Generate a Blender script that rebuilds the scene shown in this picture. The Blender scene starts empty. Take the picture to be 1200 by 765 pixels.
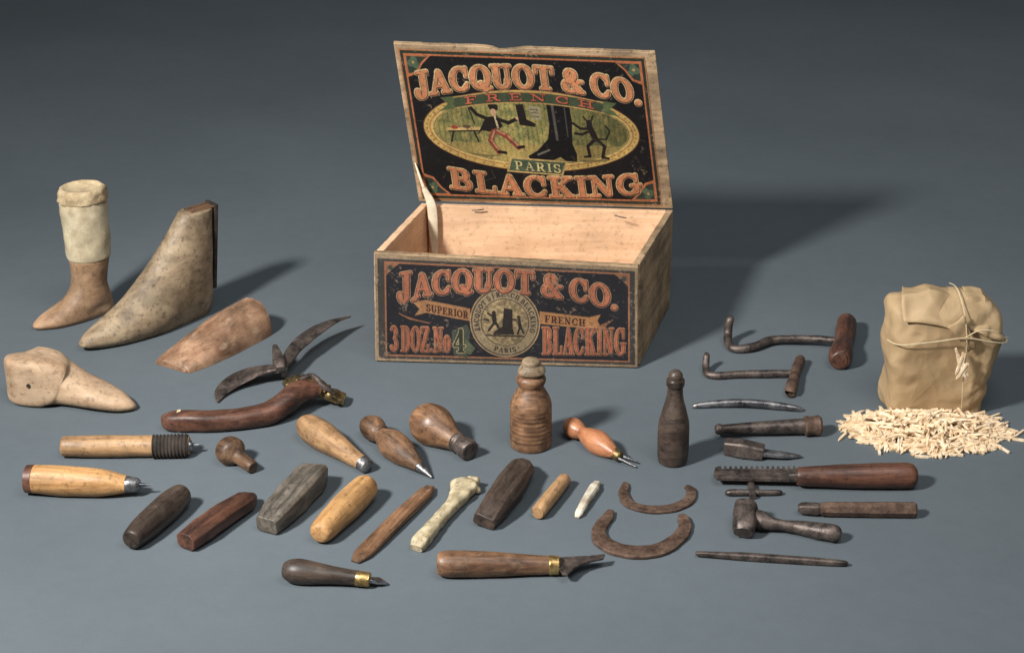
import bpy, math, random, bmesh
import numpy as np
from mathutils import Vector, Matrix, noise
random.seed(7); rng=np.random.default_rng(5)
scene=bpy.context.scene
col=scene.collection
# ---------------------------------------------------------------- camera model
F=2215.0; CX,CY=600.0,382.5; H=1.0; PIT=math.radians(24)
def ray(px,py):
    X=(px-CX)/F; v=(py-CY)/F
    return Vector((X, math.cos(PIT)-v*math.sin(PIT), -(math.sin(PIT)+v*math.cos(PIT))))
CAM=Vector((0,0,H))
def P(px,py,z=0.0):
    d=ray(px,py); t=(H-z)/-d.z
    return CAM+d*t
def mpp(px,py,z=0.0):
    d=ray(px,py); return ((H-z)/-d.z)/F
def rayplane(px,py,p0,n):
    d=ray(px,py); t=(p0-CAM).dot(n)/d.dot(n)
    return CAM+d*t
cam=bpy.data.cameras.new("Camera"); cam.lens=F/1200*36; cam.sensor_width=36; cam.clip_end=100
co=bpy.data.objects.new("Camera",cam); co.location=CAM; co.rotation_euler=(math.pi/2-PIT,0,0)
col.objects.link(co); scene.camera=co
# ---------------------------------------------------------------- materials
def lin(c):
    out=[]
    for v in c[:3]:
        v=min(max(v,0),255)/255.0
        out.append(v/12.92 if v<=0.04045 else ((v+0.055)/1.055)**2.4)
    return tuple(out)+(1.0,)
def ds(c,s=1.0,k=.99):
    m=sum(c)/3; return tuple((m+(v-m)*s)*k for v in c)
def newmat(name):
    m=bpy.data.materials.new(name); m.use_nodes=True
    nt=m.node_tree; b=nt.nodes["Principled BSDF"]
    return m,nt,b
def texc(nt,scale,out="Object"):
    tc=nt.nodes.new("ShaderNodeTexCoord"); mp=nt.nodes.new("ShaderNodeMapping")
    mp.inputs["Scale"].default_value=scale
    nt.links.new(tc.outputs[out],mp.inputs["Vector"])
    # shift every object by its own amount so that no two pieces share a pattern
    oi=nt.nodes.new("ShaderNodeObjectInfo"); ad=nt.nodes.new("ShaderNodeVectorMath"); ad.operation='MULTIPLY_ADD'
    nt.links.new(oi.outputs["Random"],ad.inputs[0]); ad.inputs[1].default_value=(37,23,51)
    nt.links.new(mp.outputs["Vector"],ad.inputs[2])
    return ad.outputs[0]
def noisen(nt,vec,scale,detail=5,rough=.6,dist=0):
    n=nt.nodes.new("ShaderNodeTexNoise"); n.inputs["Scale"].default_value=scale
    n.inputs["Detail"].default_value=detail; n.inputs["Roughness"].default_value=rough
    n.inputs["Distortion"].default_value=dist
    nt.links.new(vec,n.inputs["Vector"]); return n.outputs["Fac"]
def ramp(nt,fac,stops):
    r=nt.nodes.new("ShaderNodeValToRGB"); e=r.color_ramp.elements
    while len(e)<len(stops): e.new(.5)
    for i,(p,c) in enumerate(stops):
        e[i].position=p; e[i].color=c
    nt.links.new(fac,r.inputs["Fac"]); return r.outputs["Color"]
def mixc(nt,fac,a,b,mode='MIX'):
    m=nt.nodes.new("ShaderNodeMix"); m.data_type='RGBA'; m.blend_type=mode
    if isinstance(fac,(int,float)): m.inputs[0].default_value=fac
    else: nt.links.new(fac,m.inputs[0])
    for s,i in((a,6),(b,7)):
        if isinstance(s,tuple): m.inputs[i].default_value=s
        else: nt.links.new(s,m.inputs[i])
    return m.outputs[2]
def bump(nt,b,h,strength=.3,dist=.001):
    n=nt.nodes.new("ShaderNodeBump"); n.inputs["Strength"].default_value=strength
    n.inputs["Distance"].default_value=dist
    nt.links.new(h,n.inputs["Height"]); nt.links.new(n.outputs["Normal"],b.inputs["Normal"])
W4=(1,1,1,1)
def wood(name,dark,light,grain=(9,110,110),rough=.5,stain=.55,bmp=.4,spot=.5,stainscale=22,wear=(160,134,106),wa=.25):
    m,nt,b=newmat(name)
    v=texc(nt,grain); g=noisen(nt,v,1.0,8,.7,.4)
    c=ramp(nt,g,[(.36,lin(ds(dark))),(.62,lin(ds(light)))])
    v2=texc(nt,(1,1,1))
    s=noisen(nt,v2,stainscale,4,.6)
    sc=ramp(nt,s,[(.36,(1-stain,)*3+(1,)),(.6,W4)])
    c=mixc(nt,1.0,c,sc,'MULTIPLY')
    s3=noisen(nt,texc(nt,(.5,1,1)),stainscale*3.1,6,.72)
    sf=ramp(nt,s3,[(.56,(0,0,0,1)),(.70,(wa,wa,wa,1))])
    c=mixc(nt,sf,c,lin(wear))
    s2=noisen(nt,v2,150,3,.7)
    sc2=ramp(nt,s2,[(.33,(1-spot,)*3+(1,)),(.45,W4)])
    c=mixc(nt,.8,c,sc2,'MULTIPLY')
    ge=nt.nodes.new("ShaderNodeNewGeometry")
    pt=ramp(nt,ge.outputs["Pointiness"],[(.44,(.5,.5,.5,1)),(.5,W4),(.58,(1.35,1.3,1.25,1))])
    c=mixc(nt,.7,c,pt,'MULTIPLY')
    nt.links.new(c,b.inputs["Base Color"])
    rr=nt.nodes.new("ShaderNodeMapRange"); nt.links.new(s3,rr.inputs[0]); rr.inputs[1].default_value=.3; rr.inputs[2].default_value=.7
    rr.inputs[3].default_value=rough-.12; rr.inputs[4].default_value=rough+.22
    nt.links.new(rr.outputs[0],b.inputs["Roughness"])
    b.inputs["Specular IOR Level"].default_value=.42
    bump(nt,b,g,bmp,.0008)
    return m
def metal(name,dark,light,rough=.45,metallic=.75,scale=70,bmp=.6):
    m,nt,b=newmat(name); v=texc(nt,(1,1,1))
    a=noisen(nt,v,scale,6,.7); a2=noisen(nt,v,scale*5,4,.65)
    c=ramp(nt,a,[(.35,lin(dark)),(.65,lin(light))])
    c=mixc(nt,.5,c,ramp(nt,a2,[(.3,(.4,.4,.4,1)),(.6,W4)]),'MULTIPLY')
    nt.links.new(c,b.inputs["Base Color"]); b.inputs["Metallic"].default_value=metallic
    rr=nt.nodes.new("ShaderNodeMapRange"); nt.links.new(a,rr.inputs[0]); rr.inputs[1].default_value=.3; rr.inputs[2].default_value=.7
    rr.inputs[3].default_value=rough-.15; rr.inputs[4].default_value=rough+.15
    nt.links.new(rr.outputs[0],b.inputs["Roughness"])
    bump(nt,b,a2,bmp,.0007)
    return m
M={}
M['iron']=metal("dark_iron",(56,50,48),(122,108,100),.46,.6)
M['rust']=metal("rusty_iron",(70,52,44),(120,96,80),.56,.35)
M['steel']=metal("worn_steel",(120,122,126),(205,206,208),.32,.95)
M['greysteel']=metal("grey_steel",(72,70,72),(158,156,156),.36,.8)
M['brass']=metal("brass",(150,118,70),(214,184,124),.36,.85)
M['oldbrass']=metal("tarnished_brass",(62,52,36),(150,128,84),.42,.75)
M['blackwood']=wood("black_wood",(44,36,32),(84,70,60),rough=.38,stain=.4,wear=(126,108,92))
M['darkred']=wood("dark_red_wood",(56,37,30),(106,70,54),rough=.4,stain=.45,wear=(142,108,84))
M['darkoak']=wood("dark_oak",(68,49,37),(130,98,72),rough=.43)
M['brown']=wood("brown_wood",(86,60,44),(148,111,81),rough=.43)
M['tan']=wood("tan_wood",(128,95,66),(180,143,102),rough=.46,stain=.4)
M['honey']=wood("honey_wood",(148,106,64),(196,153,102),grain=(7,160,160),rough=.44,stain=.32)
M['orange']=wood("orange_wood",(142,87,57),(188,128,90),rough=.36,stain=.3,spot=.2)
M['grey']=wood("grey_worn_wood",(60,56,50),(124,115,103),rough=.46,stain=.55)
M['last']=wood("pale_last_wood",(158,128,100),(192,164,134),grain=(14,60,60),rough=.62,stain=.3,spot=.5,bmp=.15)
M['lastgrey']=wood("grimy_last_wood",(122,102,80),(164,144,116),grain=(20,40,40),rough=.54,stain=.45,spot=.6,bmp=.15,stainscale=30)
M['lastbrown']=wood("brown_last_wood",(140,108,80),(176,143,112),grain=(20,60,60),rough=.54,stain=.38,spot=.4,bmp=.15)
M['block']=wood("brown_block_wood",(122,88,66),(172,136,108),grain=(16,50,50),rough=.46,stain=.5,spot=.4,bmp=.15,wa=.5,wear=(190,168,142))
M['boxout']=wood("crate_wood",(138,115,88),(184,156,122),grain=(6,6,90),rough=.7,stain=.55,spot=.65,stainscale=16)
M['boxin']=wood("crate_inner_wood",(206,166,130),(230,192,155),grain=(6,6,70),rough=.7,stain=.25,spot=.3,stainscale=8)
# pegs: pale split wood, tone changing from peg to peg
m,nt,b=newmat("peg_wood"); ge=nt.nodes.new("ShaderNodeNewGeometry")
pn=noisen(nt,ge.outputs["Position"],130,3,.6)
nt.links.new(ramp(nt,pn,[(.3,lin((196,164,124))),(.5,lin((228,202,166))),(.7,lin((244,226,198)))]),b.inputs["Base Color"]); b.inputs["Roughness"].default_value=.7
M['peg']=m
def cloth(name,c1,c2,sc=900,st=.5):
    m,nt,b=newmat(name); v=texc(nt,(1,1,1))
    a=noisen(nt,v,40,6,.72); w=noisen(nt,v,sc,2,.5)
    c=ramp(nt,a,[(.34,lin(c1)),(.62,lin(c2))])
    nt.links.new(c,b.inputs["Base Color"]); b.inputs["Roughness"].default_value=.9
    b.inputs["Specular IOR Level"].default_value=.2
    bump(nt,b,w,st,.0008); return m
M['canvas']=cloth("canvas_cloth",(160,144,116),(202,188,158))
M['hem']=cloth("canvas_hem",(140,118,88),(192,172,138),500,.8)
M['string']=cloth("string_fibre",(184,164,128),(214,196,160))
M['cord']=cloth("dark_cord",(38,34,32),(66,58,52))
M['bone']=wood("aged_bone",(164,146,112),(208,194,162),grain=(30,90,90),rough=.5,stain=.4,spot=.6,stainscale=60,wear=(224,216,192))
M['chalk']=cloth("chalky_bone",(150,134,114),(208,200,182),300)
M['stay']=cloth("pale_linen",(196,178,150),(224,210,184),300)
def paper():
    m,nt,b=newmat("kraft_paper"); v=texc(nt,(1,1,1))
    a=noisen(nt,v,14,6,.65)
    c=ramp(nt,a,[(.3,lin((158,132,97))),(.66,lin((184,157,120)))])
    nz=nt.nodes.new("ShaderNodeTexNoise"); nz.inputs["Scale"].default_value=20; nt.links.new(v,nz.inputs["Vector"])
    mx=nt.nodes.new("ShaderNodeMix"); mx.data_type='VECTOR'; mx.inputs[0].default_value=.05
    nt.links.new(v,mx.inputs[4]); nt.links.new(nz.outputs["Color"],mx.inputs[5])
    hs=[]
    for sc in (18,52):
        vo=nt.nodes.new("ShaderNodeTexVoronoi"); vo.inputs["Scale"].default_value=sc; nt.links.new(mx.outputs[1],vo.inputs["Vector"]); hs.append(vo.outputs["Distance"])
    ad=nt.nodes.new("ShaderNodeMath"); ad.operation='MULTIPLY_ADD'; nt.links.new(hs[1],ad.inputs[0]); ad.inputs[1].default_value=.3; nt.links.new(hs[0],ad.inputs[2])
    nt.links.new(c,b.inputs["Base Color"]); b.inputs["Roughness"].default_value=.6; b.inputs["Specular IOR Level"].default_value=.35
    bump(nt,b,ad.outputs[0],.55,.008); return m
M['paper']=paper()
# ---------------------------------------------------------------- object helpers
MW={}
def finish(name,verts,faces,mat,head=0.0,smooth=True,angle=40,origin=None):
    vs=[Vector(v) for v in verts]
    if origin is None:
        xs=[v.x for v in vs]; ys=[v.y for v in vs]; zs=[v.z for v in vs]
        origin=Vector(((min(xs)+max(xs))/2,(min(ys)+max(ys))/2,min(zs)))
    Mt=Matrix.Translation(origin)@Matrix.Rotation(head,4,'Z'); Mi=Mt.inverted()
    me=bpy.data.meshes.new(name); me.from_pydata([Mi@v for v in vs],[],faces)
    me.materials.append(mat); me.update()
    bm=bmesh.new(); bm.from_mesh(me); bmesh.ops.recalc_face_normals(bm,faces=bm.faces); bm.to_mesh(me); bm.free()
    if smooth:
        me.polygons.foreach_set("use_smooth",[True]*len(me.polygons))
        me.set_sharp_from_angle(angle=math.radians(angle))
    ob=bpy.data.objects.new(name,me); col.objects.link(ob); ob.matrix_world=Mt
    MW[ob.name]=Mt
    return ob
def cat(p,t):
    n=len(p); 
    i=min(int(t),n-2); u=t-i
    a=p[max(i-1,0)];b=p[i];c=p[i+1];d=p[min(i+2,n-1)]
    return 0.5*((2*b)+(c-a)*u+(2*a-5*b+4*c-d)*u*u+(3*b-a-3*c+d)*u*u*u)
def loft(name,st,mat,n=24,sub=6,curve=True,amp=.03,freq=60,angle=40,roll=0,floor=True,seed=0,box=None):
    arr=np.array([[s[0].x,s[0].y,s[0].z,s[1],s[2],s[3]] for s in st],float)
    pts=[]
    for i in range((len(arr)-1)*sub+1):
        t=i/sub
        if curve: q=cat(arr,t)
        else:
            k=min(int(t),len(arr)-2); q=arr[k]+(arr[k+1]-arr[k])*(t-k)
        k=min(int(t),len(arr)-2)
        q=q.copy(); 
        q[3]=max(q[3],min(arr[k][3],arr[k+1][3])*.9); q[4]=max(q[4],min(arr[k][4],arr[k+1][4])*.9); q[5]=max(q[5],1.2)
        pts.append(q)
    vs=[];fs=[]; m=len(pts)
    head=math.atan2(arr[-1][1]-arr[0][1],arr[-1][0]-arr[0][0])
    if box is not None: n=8
    prevs=None
    for i,q in enumerate(pts):
        a=pts[max(i-1,0)];b=pts[min(i+1,m-1)]
        T=Vector(b[:3]-a[:3]); 
        if T.length<1e-9: T=Vector((math.cos(head),math.sin(head),0))
        T.normalize()
        if abs(T.z)>.93:
            S=prevs if prevs else Vector((1,0,0)); S=(S-T*S.dot(T)).normalized()
        else: S=T.cross(Vector((0,0,1))).normalized()
        if prevs and S.dot(prevs)<0: S=-S
        prevs=S
        U=S.cross(T).normalized()
        if U.z<0 : U=-U
        if box is not None:
            ch=box*min(q[3],q[4]); w_,h_=q[3],q[4]
            sec=[(w_,h_-ch),(w_-ch,h_),(-w_+ch,h_),(-w_,h_-ch),(-w_,-h_+ch),(-w_+ch,-h_),(w_-ch,-h_),(w_,-h_+ch)]
        for j in range(n):
            if box is not None: x,y=sec[j]
            else:
                c,s_=math.cos(2*math.pi*j/n),math.sin(2*math.pi*j/n)
                e=2/q[5]
                x=math.copysign(abs(c)**e,c)*q[3]; y=math.copysign(abs(s_)**e,s_)*q[4]
            if roll: x,y=x*math.cos(roll)-y*math.sin(roll),x*math.sin(roll)+y*math.cos(roll)
            p=Vector(q[:3]); d=S*x+U*y
            k=1+amp*noise.noise((p+d)*freq+Vector((seed,seed*2,0)))*2
            v=p+d*k
            if floor and v.z<.0004: v.z=.0004
            vs.append(v)
    for i in range(m-1):
        for j in range(n):
            a=i*n+j;b=i*n+(j+1)%n
            fs.append((a,b,b+n,a+n))
    fs.append(tuple(range(n))); fs.append(tuple(range((m-1)*n,m*n)))
    ob=finish(name,vs,fs,mat,head,True,angle if box is None else 28)
    if box is not None:
        md=ob.modifiers.new("bevel",'BEVEL'); md.width=.0011; md.segments=3; md.limit_method='ANGLE'; md.angle_limit=math.radians(30)
    return ob
def S(px,py,hw,hh=None,e=2,lift=0):
    if hh is None: hh=hw
    z=0
    for _ in range(3):
        k=mpp(px,py,z); z=(hh+lift)*k
    return (P(px,py,z),hw*k,hh*k,e)
def SL(lst): return [S(*a) for a in lst]
def lathe(name,A,B,prof,mat,za=None,zb=None,n=28,sub=4,curve=True,e=2,amp=.02,flat=1,**kw):
    mx=max(p[1] for p in prof)*flat
    za=mx if za is None else za; zb=mx if zb is None else zb
    ka=mpp(*A,za*mpp(*A)); kb=mpp(*B,zb*mpp(*B))
    a=P(*A,za*ka); b=P(*B,zb*kb); st=[]
    for t,r in prof:
        k=ka+(kb-ka)*t; st.append((a.lerp(b,t),r*k,r*k*flat,e))
    return loft(name,st,mat,n=n,sub=sub,curve=curve,amp=amp,**kw)
def stand(name,px,py,prof,mat,n=40,amp=.01,base=0,curve=True,sub=4):
    k=mpp(px,py); c=P(px,py); st=[]
    for h,r in prof: st.append((c+Vector((0,0,h*k/.91)),r*k,r*k,2))
    return loft(name,st,mat,n=n,sub=sub,curve=curve,amp=amp)
def plate(name,pts,z,th,mat,raw=False,head=None):
    g=[p if raw else P(p[0],p[1],z) for p in pts]; n=len(g)
    vs=[Vector((p.x,p.y,z)) for p in g]+[Vector((p.x,p.y,z+th)) for p in g]
    fs=[tuple(range(n)),tuple(range(n,2*n))]+[(i,(i+1)%n,(i+1)%n+n,i+n) for i in range(n)]
    o=finish(name,vs,fs,mat,head or 0,False)
    md=o.modifiers.new("bevel",'BEVEL'); md.width=.0004; md.segments=2; return o
def hexa(name,c,mat,bev=.0008,head=0):
    fs=[(0,1,2,3),(7,6,5,4),(0,4,5,1),(1,5,6,2),(2,6,7,3),(3,7,4,0)]
    ob=finish(name,c,fs,mat,head,False)
    if bev:
        md=ob.modifiers.new("bevel",'BEVEL'); md.width=bev; md.segments=2
    return ob
def adopt(parent,child):
    Pm=MW[parent.name]; child.parent=parent; child.matrix_parent_inverse=Matrix.Identity(4)
    child.matrix_basis=Pm.inverted()@MW[child.name]
def single(ob,label,category):
    ob["label"]=label; ob["category"]=category; return ob
def thing(name,label,category,parts,base=None):
    e=bpy.data.objects.new(name,None); e.empty_display_size=.02; col.objects.link(e)
    if base is None:
        t=MW[parts[0].name].translation.copy(); t.z=0
    else: t=base
    e.matrix_world=Matrix.Translation(t); MW[e.name]=Matrix.Translation(t)
    e["label"]=label; e["category"]=category
    for p in parts: adopt(e,p)
    return e
# ---------------------------------------------------------------- ground
m,nt,b=newmat("grey_backdrop"); v=texc(nt,(1,1,1))
a=noisen(nt,v,2.2,4,.55); a2=noisen(nt,v,45,5,.65); a3=noisen(nt,v,700,3,.6)
c=ramp(nt,a,[(.3,lin((88,96,101))),(.7,lin((96,104,109)))])
c=mixc(nt,.3,c,ramp(nt,a2,[(.3,(.82,.82,.83,1)),(.65,W4)]),'MULTIPLY')
c=mixc(nt,.4,c,ramp(nt,a3,[(.3,(.8,.8,.8,1)),(.7,W4)]),'MULTIPLY')
nt.links.new(c,b.inputs["Base Color"]); b.inputs["Roughness"].default_value=.8; b.inputs["Specular IOR Level"].default_value=.2
bump(nt,b,a3,.3,.0004)
g=finish("ground",[(-14,-6,0),(14,-6,0),(14,22,0),(-14,22,0)],[(0,1,2,3)],m,smooth=False)
g["kind"]="structure"; g["label"]="smooth grey studio backdrop surface"
# ---------------------------------------------------------------- painted-label canvas
class Canvas:
    def __init__(s,w,h,S,bg):
        s.w,s.h,s.S=w,h,S; s.W,s.Hh=int(w*S)+1,int(h*S)+1
        s.im=np.zeros((s.Hh,s.W,3)); s.im[:]=bg
        s.X,s.Y=np.meshgrid(np.arange(s.W)/S,np.arange(s.Hh)/S)
    def box(s,x0,y0,x1,y1):
        i0=max(int(x0*s.S)-2,0);i1=min(int(x1*s.S)+3,s.W);j0=max(int(y0*s.S)-2,0);j1=min(int(y1*s.S)+3,s.Hh)
        return (slice(j0,j1),slice(i0,i1)) if i1>i0 and j1>j0 else None
    def put(s,sl,d,colr,al=1):
        a=np.clip(.5-d*s.S,0,1)[...,None]*al
        s.im[sl]=s.im[sl]*(1-a)+np.array(colr,float)*a
    def cap(s,x0,y0,x1,y1,r,colr,al=1,r1=None):
        r1=r if r1 is None else r1; R=max(r,r1)
        sl=s.box(min(x0,x1)-R,min(y0,y1)-R,max(x0,x1)+R,max(y0,y1)+R)
        if sl is None: return
        X=s.X[sl]-x0;Y=s.Y[sl]-y0;dx=x1-x0;dy=y1-y0;L=dx*dx+dy*dy+1e-9
        t=np.clip((X*dx+Y*dy)/L,0,1)
        s.put(sl,np.hypot(X-t*dx,Y-t*dy)-(r+(r1-r)*t),colr,al)
    def line(s,pts,r,colr,al=1):
        for a,b in zip(pts[:-1],pts[1:]): s.cap(a[0],a[1],b[0],b[1],r,colr,al)
    def ell(s,cx,cy,rx,ry,colr,al=1):
        sl=s.box(cx-rx,cy-ry,cx+rx,cy+ry)
        if sl is None: return
        q=np.sqrt(((s.X[sl]-cx)/rx)**2+((s.Y[sl]-cy)/ry)**2)
        s.put(sl,(q-1)*min(rx,ry),colr,al)
    def poly(s,pts,colr,al=1):
        xs=[p[0] for p in pts];ys=[p[1] for p in pts]
        sl=s.box(min(xs),min(ys),max(xs),max(ys))
        if sl is None: return
        X=s.X[sl];Y=s.Y[sl];ins=np.zeros(X.shape,bool);D=np.full(X.shape,1e9)
        n=len(pts)
        for i in range(n):
            x0,y0=pts[i];x1,y1=pts[(i+1)%n]
            if y0!=y1:
                c=((y0>Y)!=(y1>Y))&(X<(x1-x0)*(Y-y0)/(y1-y0)+x0); ins^=c
            dx=x1-x0;dy=y1-y0;t=np.clip(((X-x0)*dx+(Y-y0)*dy)/(dx*dx+dy*dy+1e-9),0,1)
            D=np.minimum(D,np.hypot(X-x0-t*dx,Y-y0-t*dy))
        s.put(sl,np.where(ins,-D,D),colr,al)
    def vnoise(s,cell):
        gw,gh=int(s.w/cell)+3,int(s.h/cell)+3; g=rng.random((gh,gw))
        x=s.X/cell;y=s.Y/cell;i=x.astype(int);j=y.astype(int);u=x-i;v=y-j;u=u*u*(3-2*u);v=v*v*(3-2*v)
        return (g[j,i]*(1-u)+g[j,i+1]*u)*(1-v)+(g[j+1,i]*(1-u)+g[j+1,i+1]*u)*v
TT,tt=.105,.045
def arc(cx,cy,rx,ry,a0,a1,k=14,th=True):
    pts=[]
    for i in range(k+1):
        a=math.radians(a0+(a1-a0)*i/k); pts.append((cx+rx*math.cos(a),cy+ry*math.sin(a),(tt+(TT-tt)*abs(math.cos(a))**1.5) if th else tt))
    return pts
def T_(*p): return [(x,y,TT) for x,y in p]
def t_(*p): return [(x,y,tt) for x,y in p]
def ser(x,y,h=.17): return t_((x-h,y),(x+h,y))
B0,B1=.045,.955
G={
'I':(.42,[T_((.21,.1),(.21,.9)),ser(.21,B0),ser(.21,B1)]),
'J':(.62,[T_((.42,.3),(.42,.9)),arc(.27,.28,.15,.24,0,-170),[(.12,.3,.09),(.13,.3,.09)],ser(.4,B1,.2)]),
'A':(.86,[t_((.14,B0),(.43,.95)),T_((.45,.88),(.7,.1)),t_((.24,.33),(.62,.33)),ser(.14,B0,.13),ser(.71,B0,.15)]),
'C':(.84,[arc(.45,.5,.33,.455,48,312,20),t_((.72,.6),(.72,.95)),t_((.73,.28),(.66,.16))]),
'G':(.9,[arc(.45,.5,.33,.455,48,300,20),t_((.72,.62),(.72,.95)),T_((.71,.14),(.71,.38)),ser(.7,.44,.16)]),
'O':(.88,[arc(.44,.5,.33,.455,0,360,26)]),
'Q':(.88,[arc(.44,.5,.33,.455,0,360,26),T_((.45,.22),(.62,.0)),t_((.62,-.04),(.84,.04))]),
'U':(.88,[T_((.22,.9),(.22,.3)),arc(.44,.32,.24,.28,180,360),t_((.69,.9),(.69,.3)),ser(.22,B1),ser(.69,B1,.13)]),
'T':(.84,[T_((.42,.1),(.42,.9)),t_((.06,B1),(.78,B1)),t_((.06,.95),(.06,.72)),t_((.78,.95),(.78,.72)),ser(.42,B0)]),
'&':(.92,[arc(.4,.74,.16,.2,-60,240),T_((.27,.62),(.72,.1)),arc(.34,.27,.23,.225,80,370,18),t_((.57,.3),(.74,.5)),ser(.76,B0,.12),ser(.76,.5,.1)]),
'.':(.3,[[(.14,.1,.1),(.15,.1,.1)]]),
"'":(.25,[[(.12,.9,.07),(.1,.75,.04)]]),
' ':(.22,[]),
'F':(.76,[T_((.22,.1),(.22,.9)),t_((.05,B1),(.68,B1)),t_((.68,.95),(.68,.74)),t_((.22,.5),(.52,.5)),t_((.52,.4),(.52,.6)),ser(.22,B0)]),
'E':(.78,[T_((.22,.1),(.22,.9)),t_((.05,B1),(.68,B1)),t_((.68,.95),(.68,.76)),t_((.22,.5),(.52,.5)),t_((.52,.4),(.52,.6)),t_((.05,B0),(.71,B0)),t_((.71,.05),(.71,.27))]),
'L':(.76,[T_((.22,.1),(.22,.9)),ser(.22,B1),t_((.05,B0),(.69,B0)),t_((.69,.05),(.69,.3))]),
'P':(.78,[T_((.22,.1),(.22,.9)),t_((.05,B1),(.45,B1)),arc(.44,.71,.2,.245,90,-90),t_((.22,.465),(.45,.465)),ser(.22,B0)]),
'R':(.88,[T_((.22,.1),(.22,.9)),t_((.05,B1),(.45,B1)),arc(.44,.71,.19,.245,90,-90),t_((.22,.465),(.45,.465)),T_((.48,.44),(.66,.1)),ser(.22,B0),ser(.74,B0,.1)]),
'B':(.84,[T_((.22,.1),(.22,.9)),t_((.05,B1),(.45,B1)),arc(.44,.735,.18,.22,90,-90),t_((.22,.515),(.46,.515)),arc(.46,.28,.22,.235,90,-90),t_((.05,B0),(.46,B0))]),
'D':(.88,[T_((.22,.1),(.22,.9)),t_((.05,B1),(.42,B1)),arc(.42,.5,.31,.455,90,-90,18),t_((.05,B0),(.42,B0))]),
'N':(.92,[t_((.18,B0),(.18,.95)),T_((.22,.88),(.66,.12)),t_((.72,.1),(.72,.95)),ser(.18,B0,.13),ser(.14,B1,.1),ser(.72,B1,.13)]),
'H':(.94,[T_((.22,.1),(.22,.9)),T_((.7,.1),(.7,.9)),t_((.22,.5),(.7,.5)),ser(.22,B0),ser(.22,B1),ser(.7,B0),ser(.7,B1)]),
'K':(.92,[T_((.22,.1),(.22,.9)),t_((.26,.4),(.68,.92)),T_((.42,.56),(.68,.1)),ser(.22,B0),ser(.22,B1),ser(.72,B0,.13),ser(.68,B1,.13)]),
'S':(.72,[arc(.36,.73,.21,.225,30,250,12),arc(.36,.27,.23,.225,75,-150,14),t_((.6,.68),(.6,.93)),t_((.11,.07),(.11,.32))]),
'Z':(.8,[t_((.1,B1),(.66,B1)),T_((.64,.9),(.14,.1)),t_((.1,B0),(.68,B0)),t_((.68,.05),(.68,.28)),t_((.1,.95),(.1,.75))]),
'3':(.7,[arc(.33,.73,.2,.225,150,-80,14),arc(.33,.28,.24,.235,80,-160,16)]),
'4':(.74,[T_((.48,.1),(.48,.92)),t_((.48,.92),(.08,.3)),t_((.08,.28),(.7,.28)),ser(.48,B0)]),
'o':(.6,[arc(.3,.36,.18,.3,0,360,18)]),
}
def text(cv,s,x0,x1,base,h,layers,gap=.04,circ=None):
    tot=sum(G[c][0]+gap for c in s)-gap
    for (add,colr,dx,dy) in layers:
        pos=0
        for c in s:
            w,strokes=G[c]
            if circ: 
                cx,cy,r,a0,a1=circ; a=a0+(a1-a0)*((pos+w/2)/tot)
                ang=math.radians(a); ox,oy=cx+r*math.cos(ang),cy+r*math.sin(ang)
                sgn=1 if a1>a0 else -1
                ex=(-math.sin(ang)*sgn,math.cos(ang)*sgn); ey=(math.cos(ang)*sgn,math.sin(ang)*sgn); hh=h
                sx=abs(math.radians(a1-a0))*r/tot
                f=lambda X,Y:(ox+ex[0]*(X-w/2)*sx+ey[0]*Y*hh,oy+ex[1]*(X-w/2)*sx+ey[1]*Y*hh)
            else:
                sx=(x1-x0)/tot; hh=h((x0+(pos+w/2)*sx)) if callable(h) else h
                def f(X,Y,pos=pos,sx=sx,hh=hh):
                    x=x0+(pos+X)*sx; return (x,base(x)-Y*hh)
            kr=hh*min(1,(sx/hh)*1.05)
            for stt in strokes:
                q=[f(p[0],p[1])+(p[2]*kr,) for p in stt]
                for a,b in zip(q[:-1],q[1:]):
                    cv.cap(a[0]+dx,a[1]+dy,b[0]+dx,b[1]+dy,a[2]+add,colr,1,b[2]+add)
            pos+=w+gap
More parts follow.
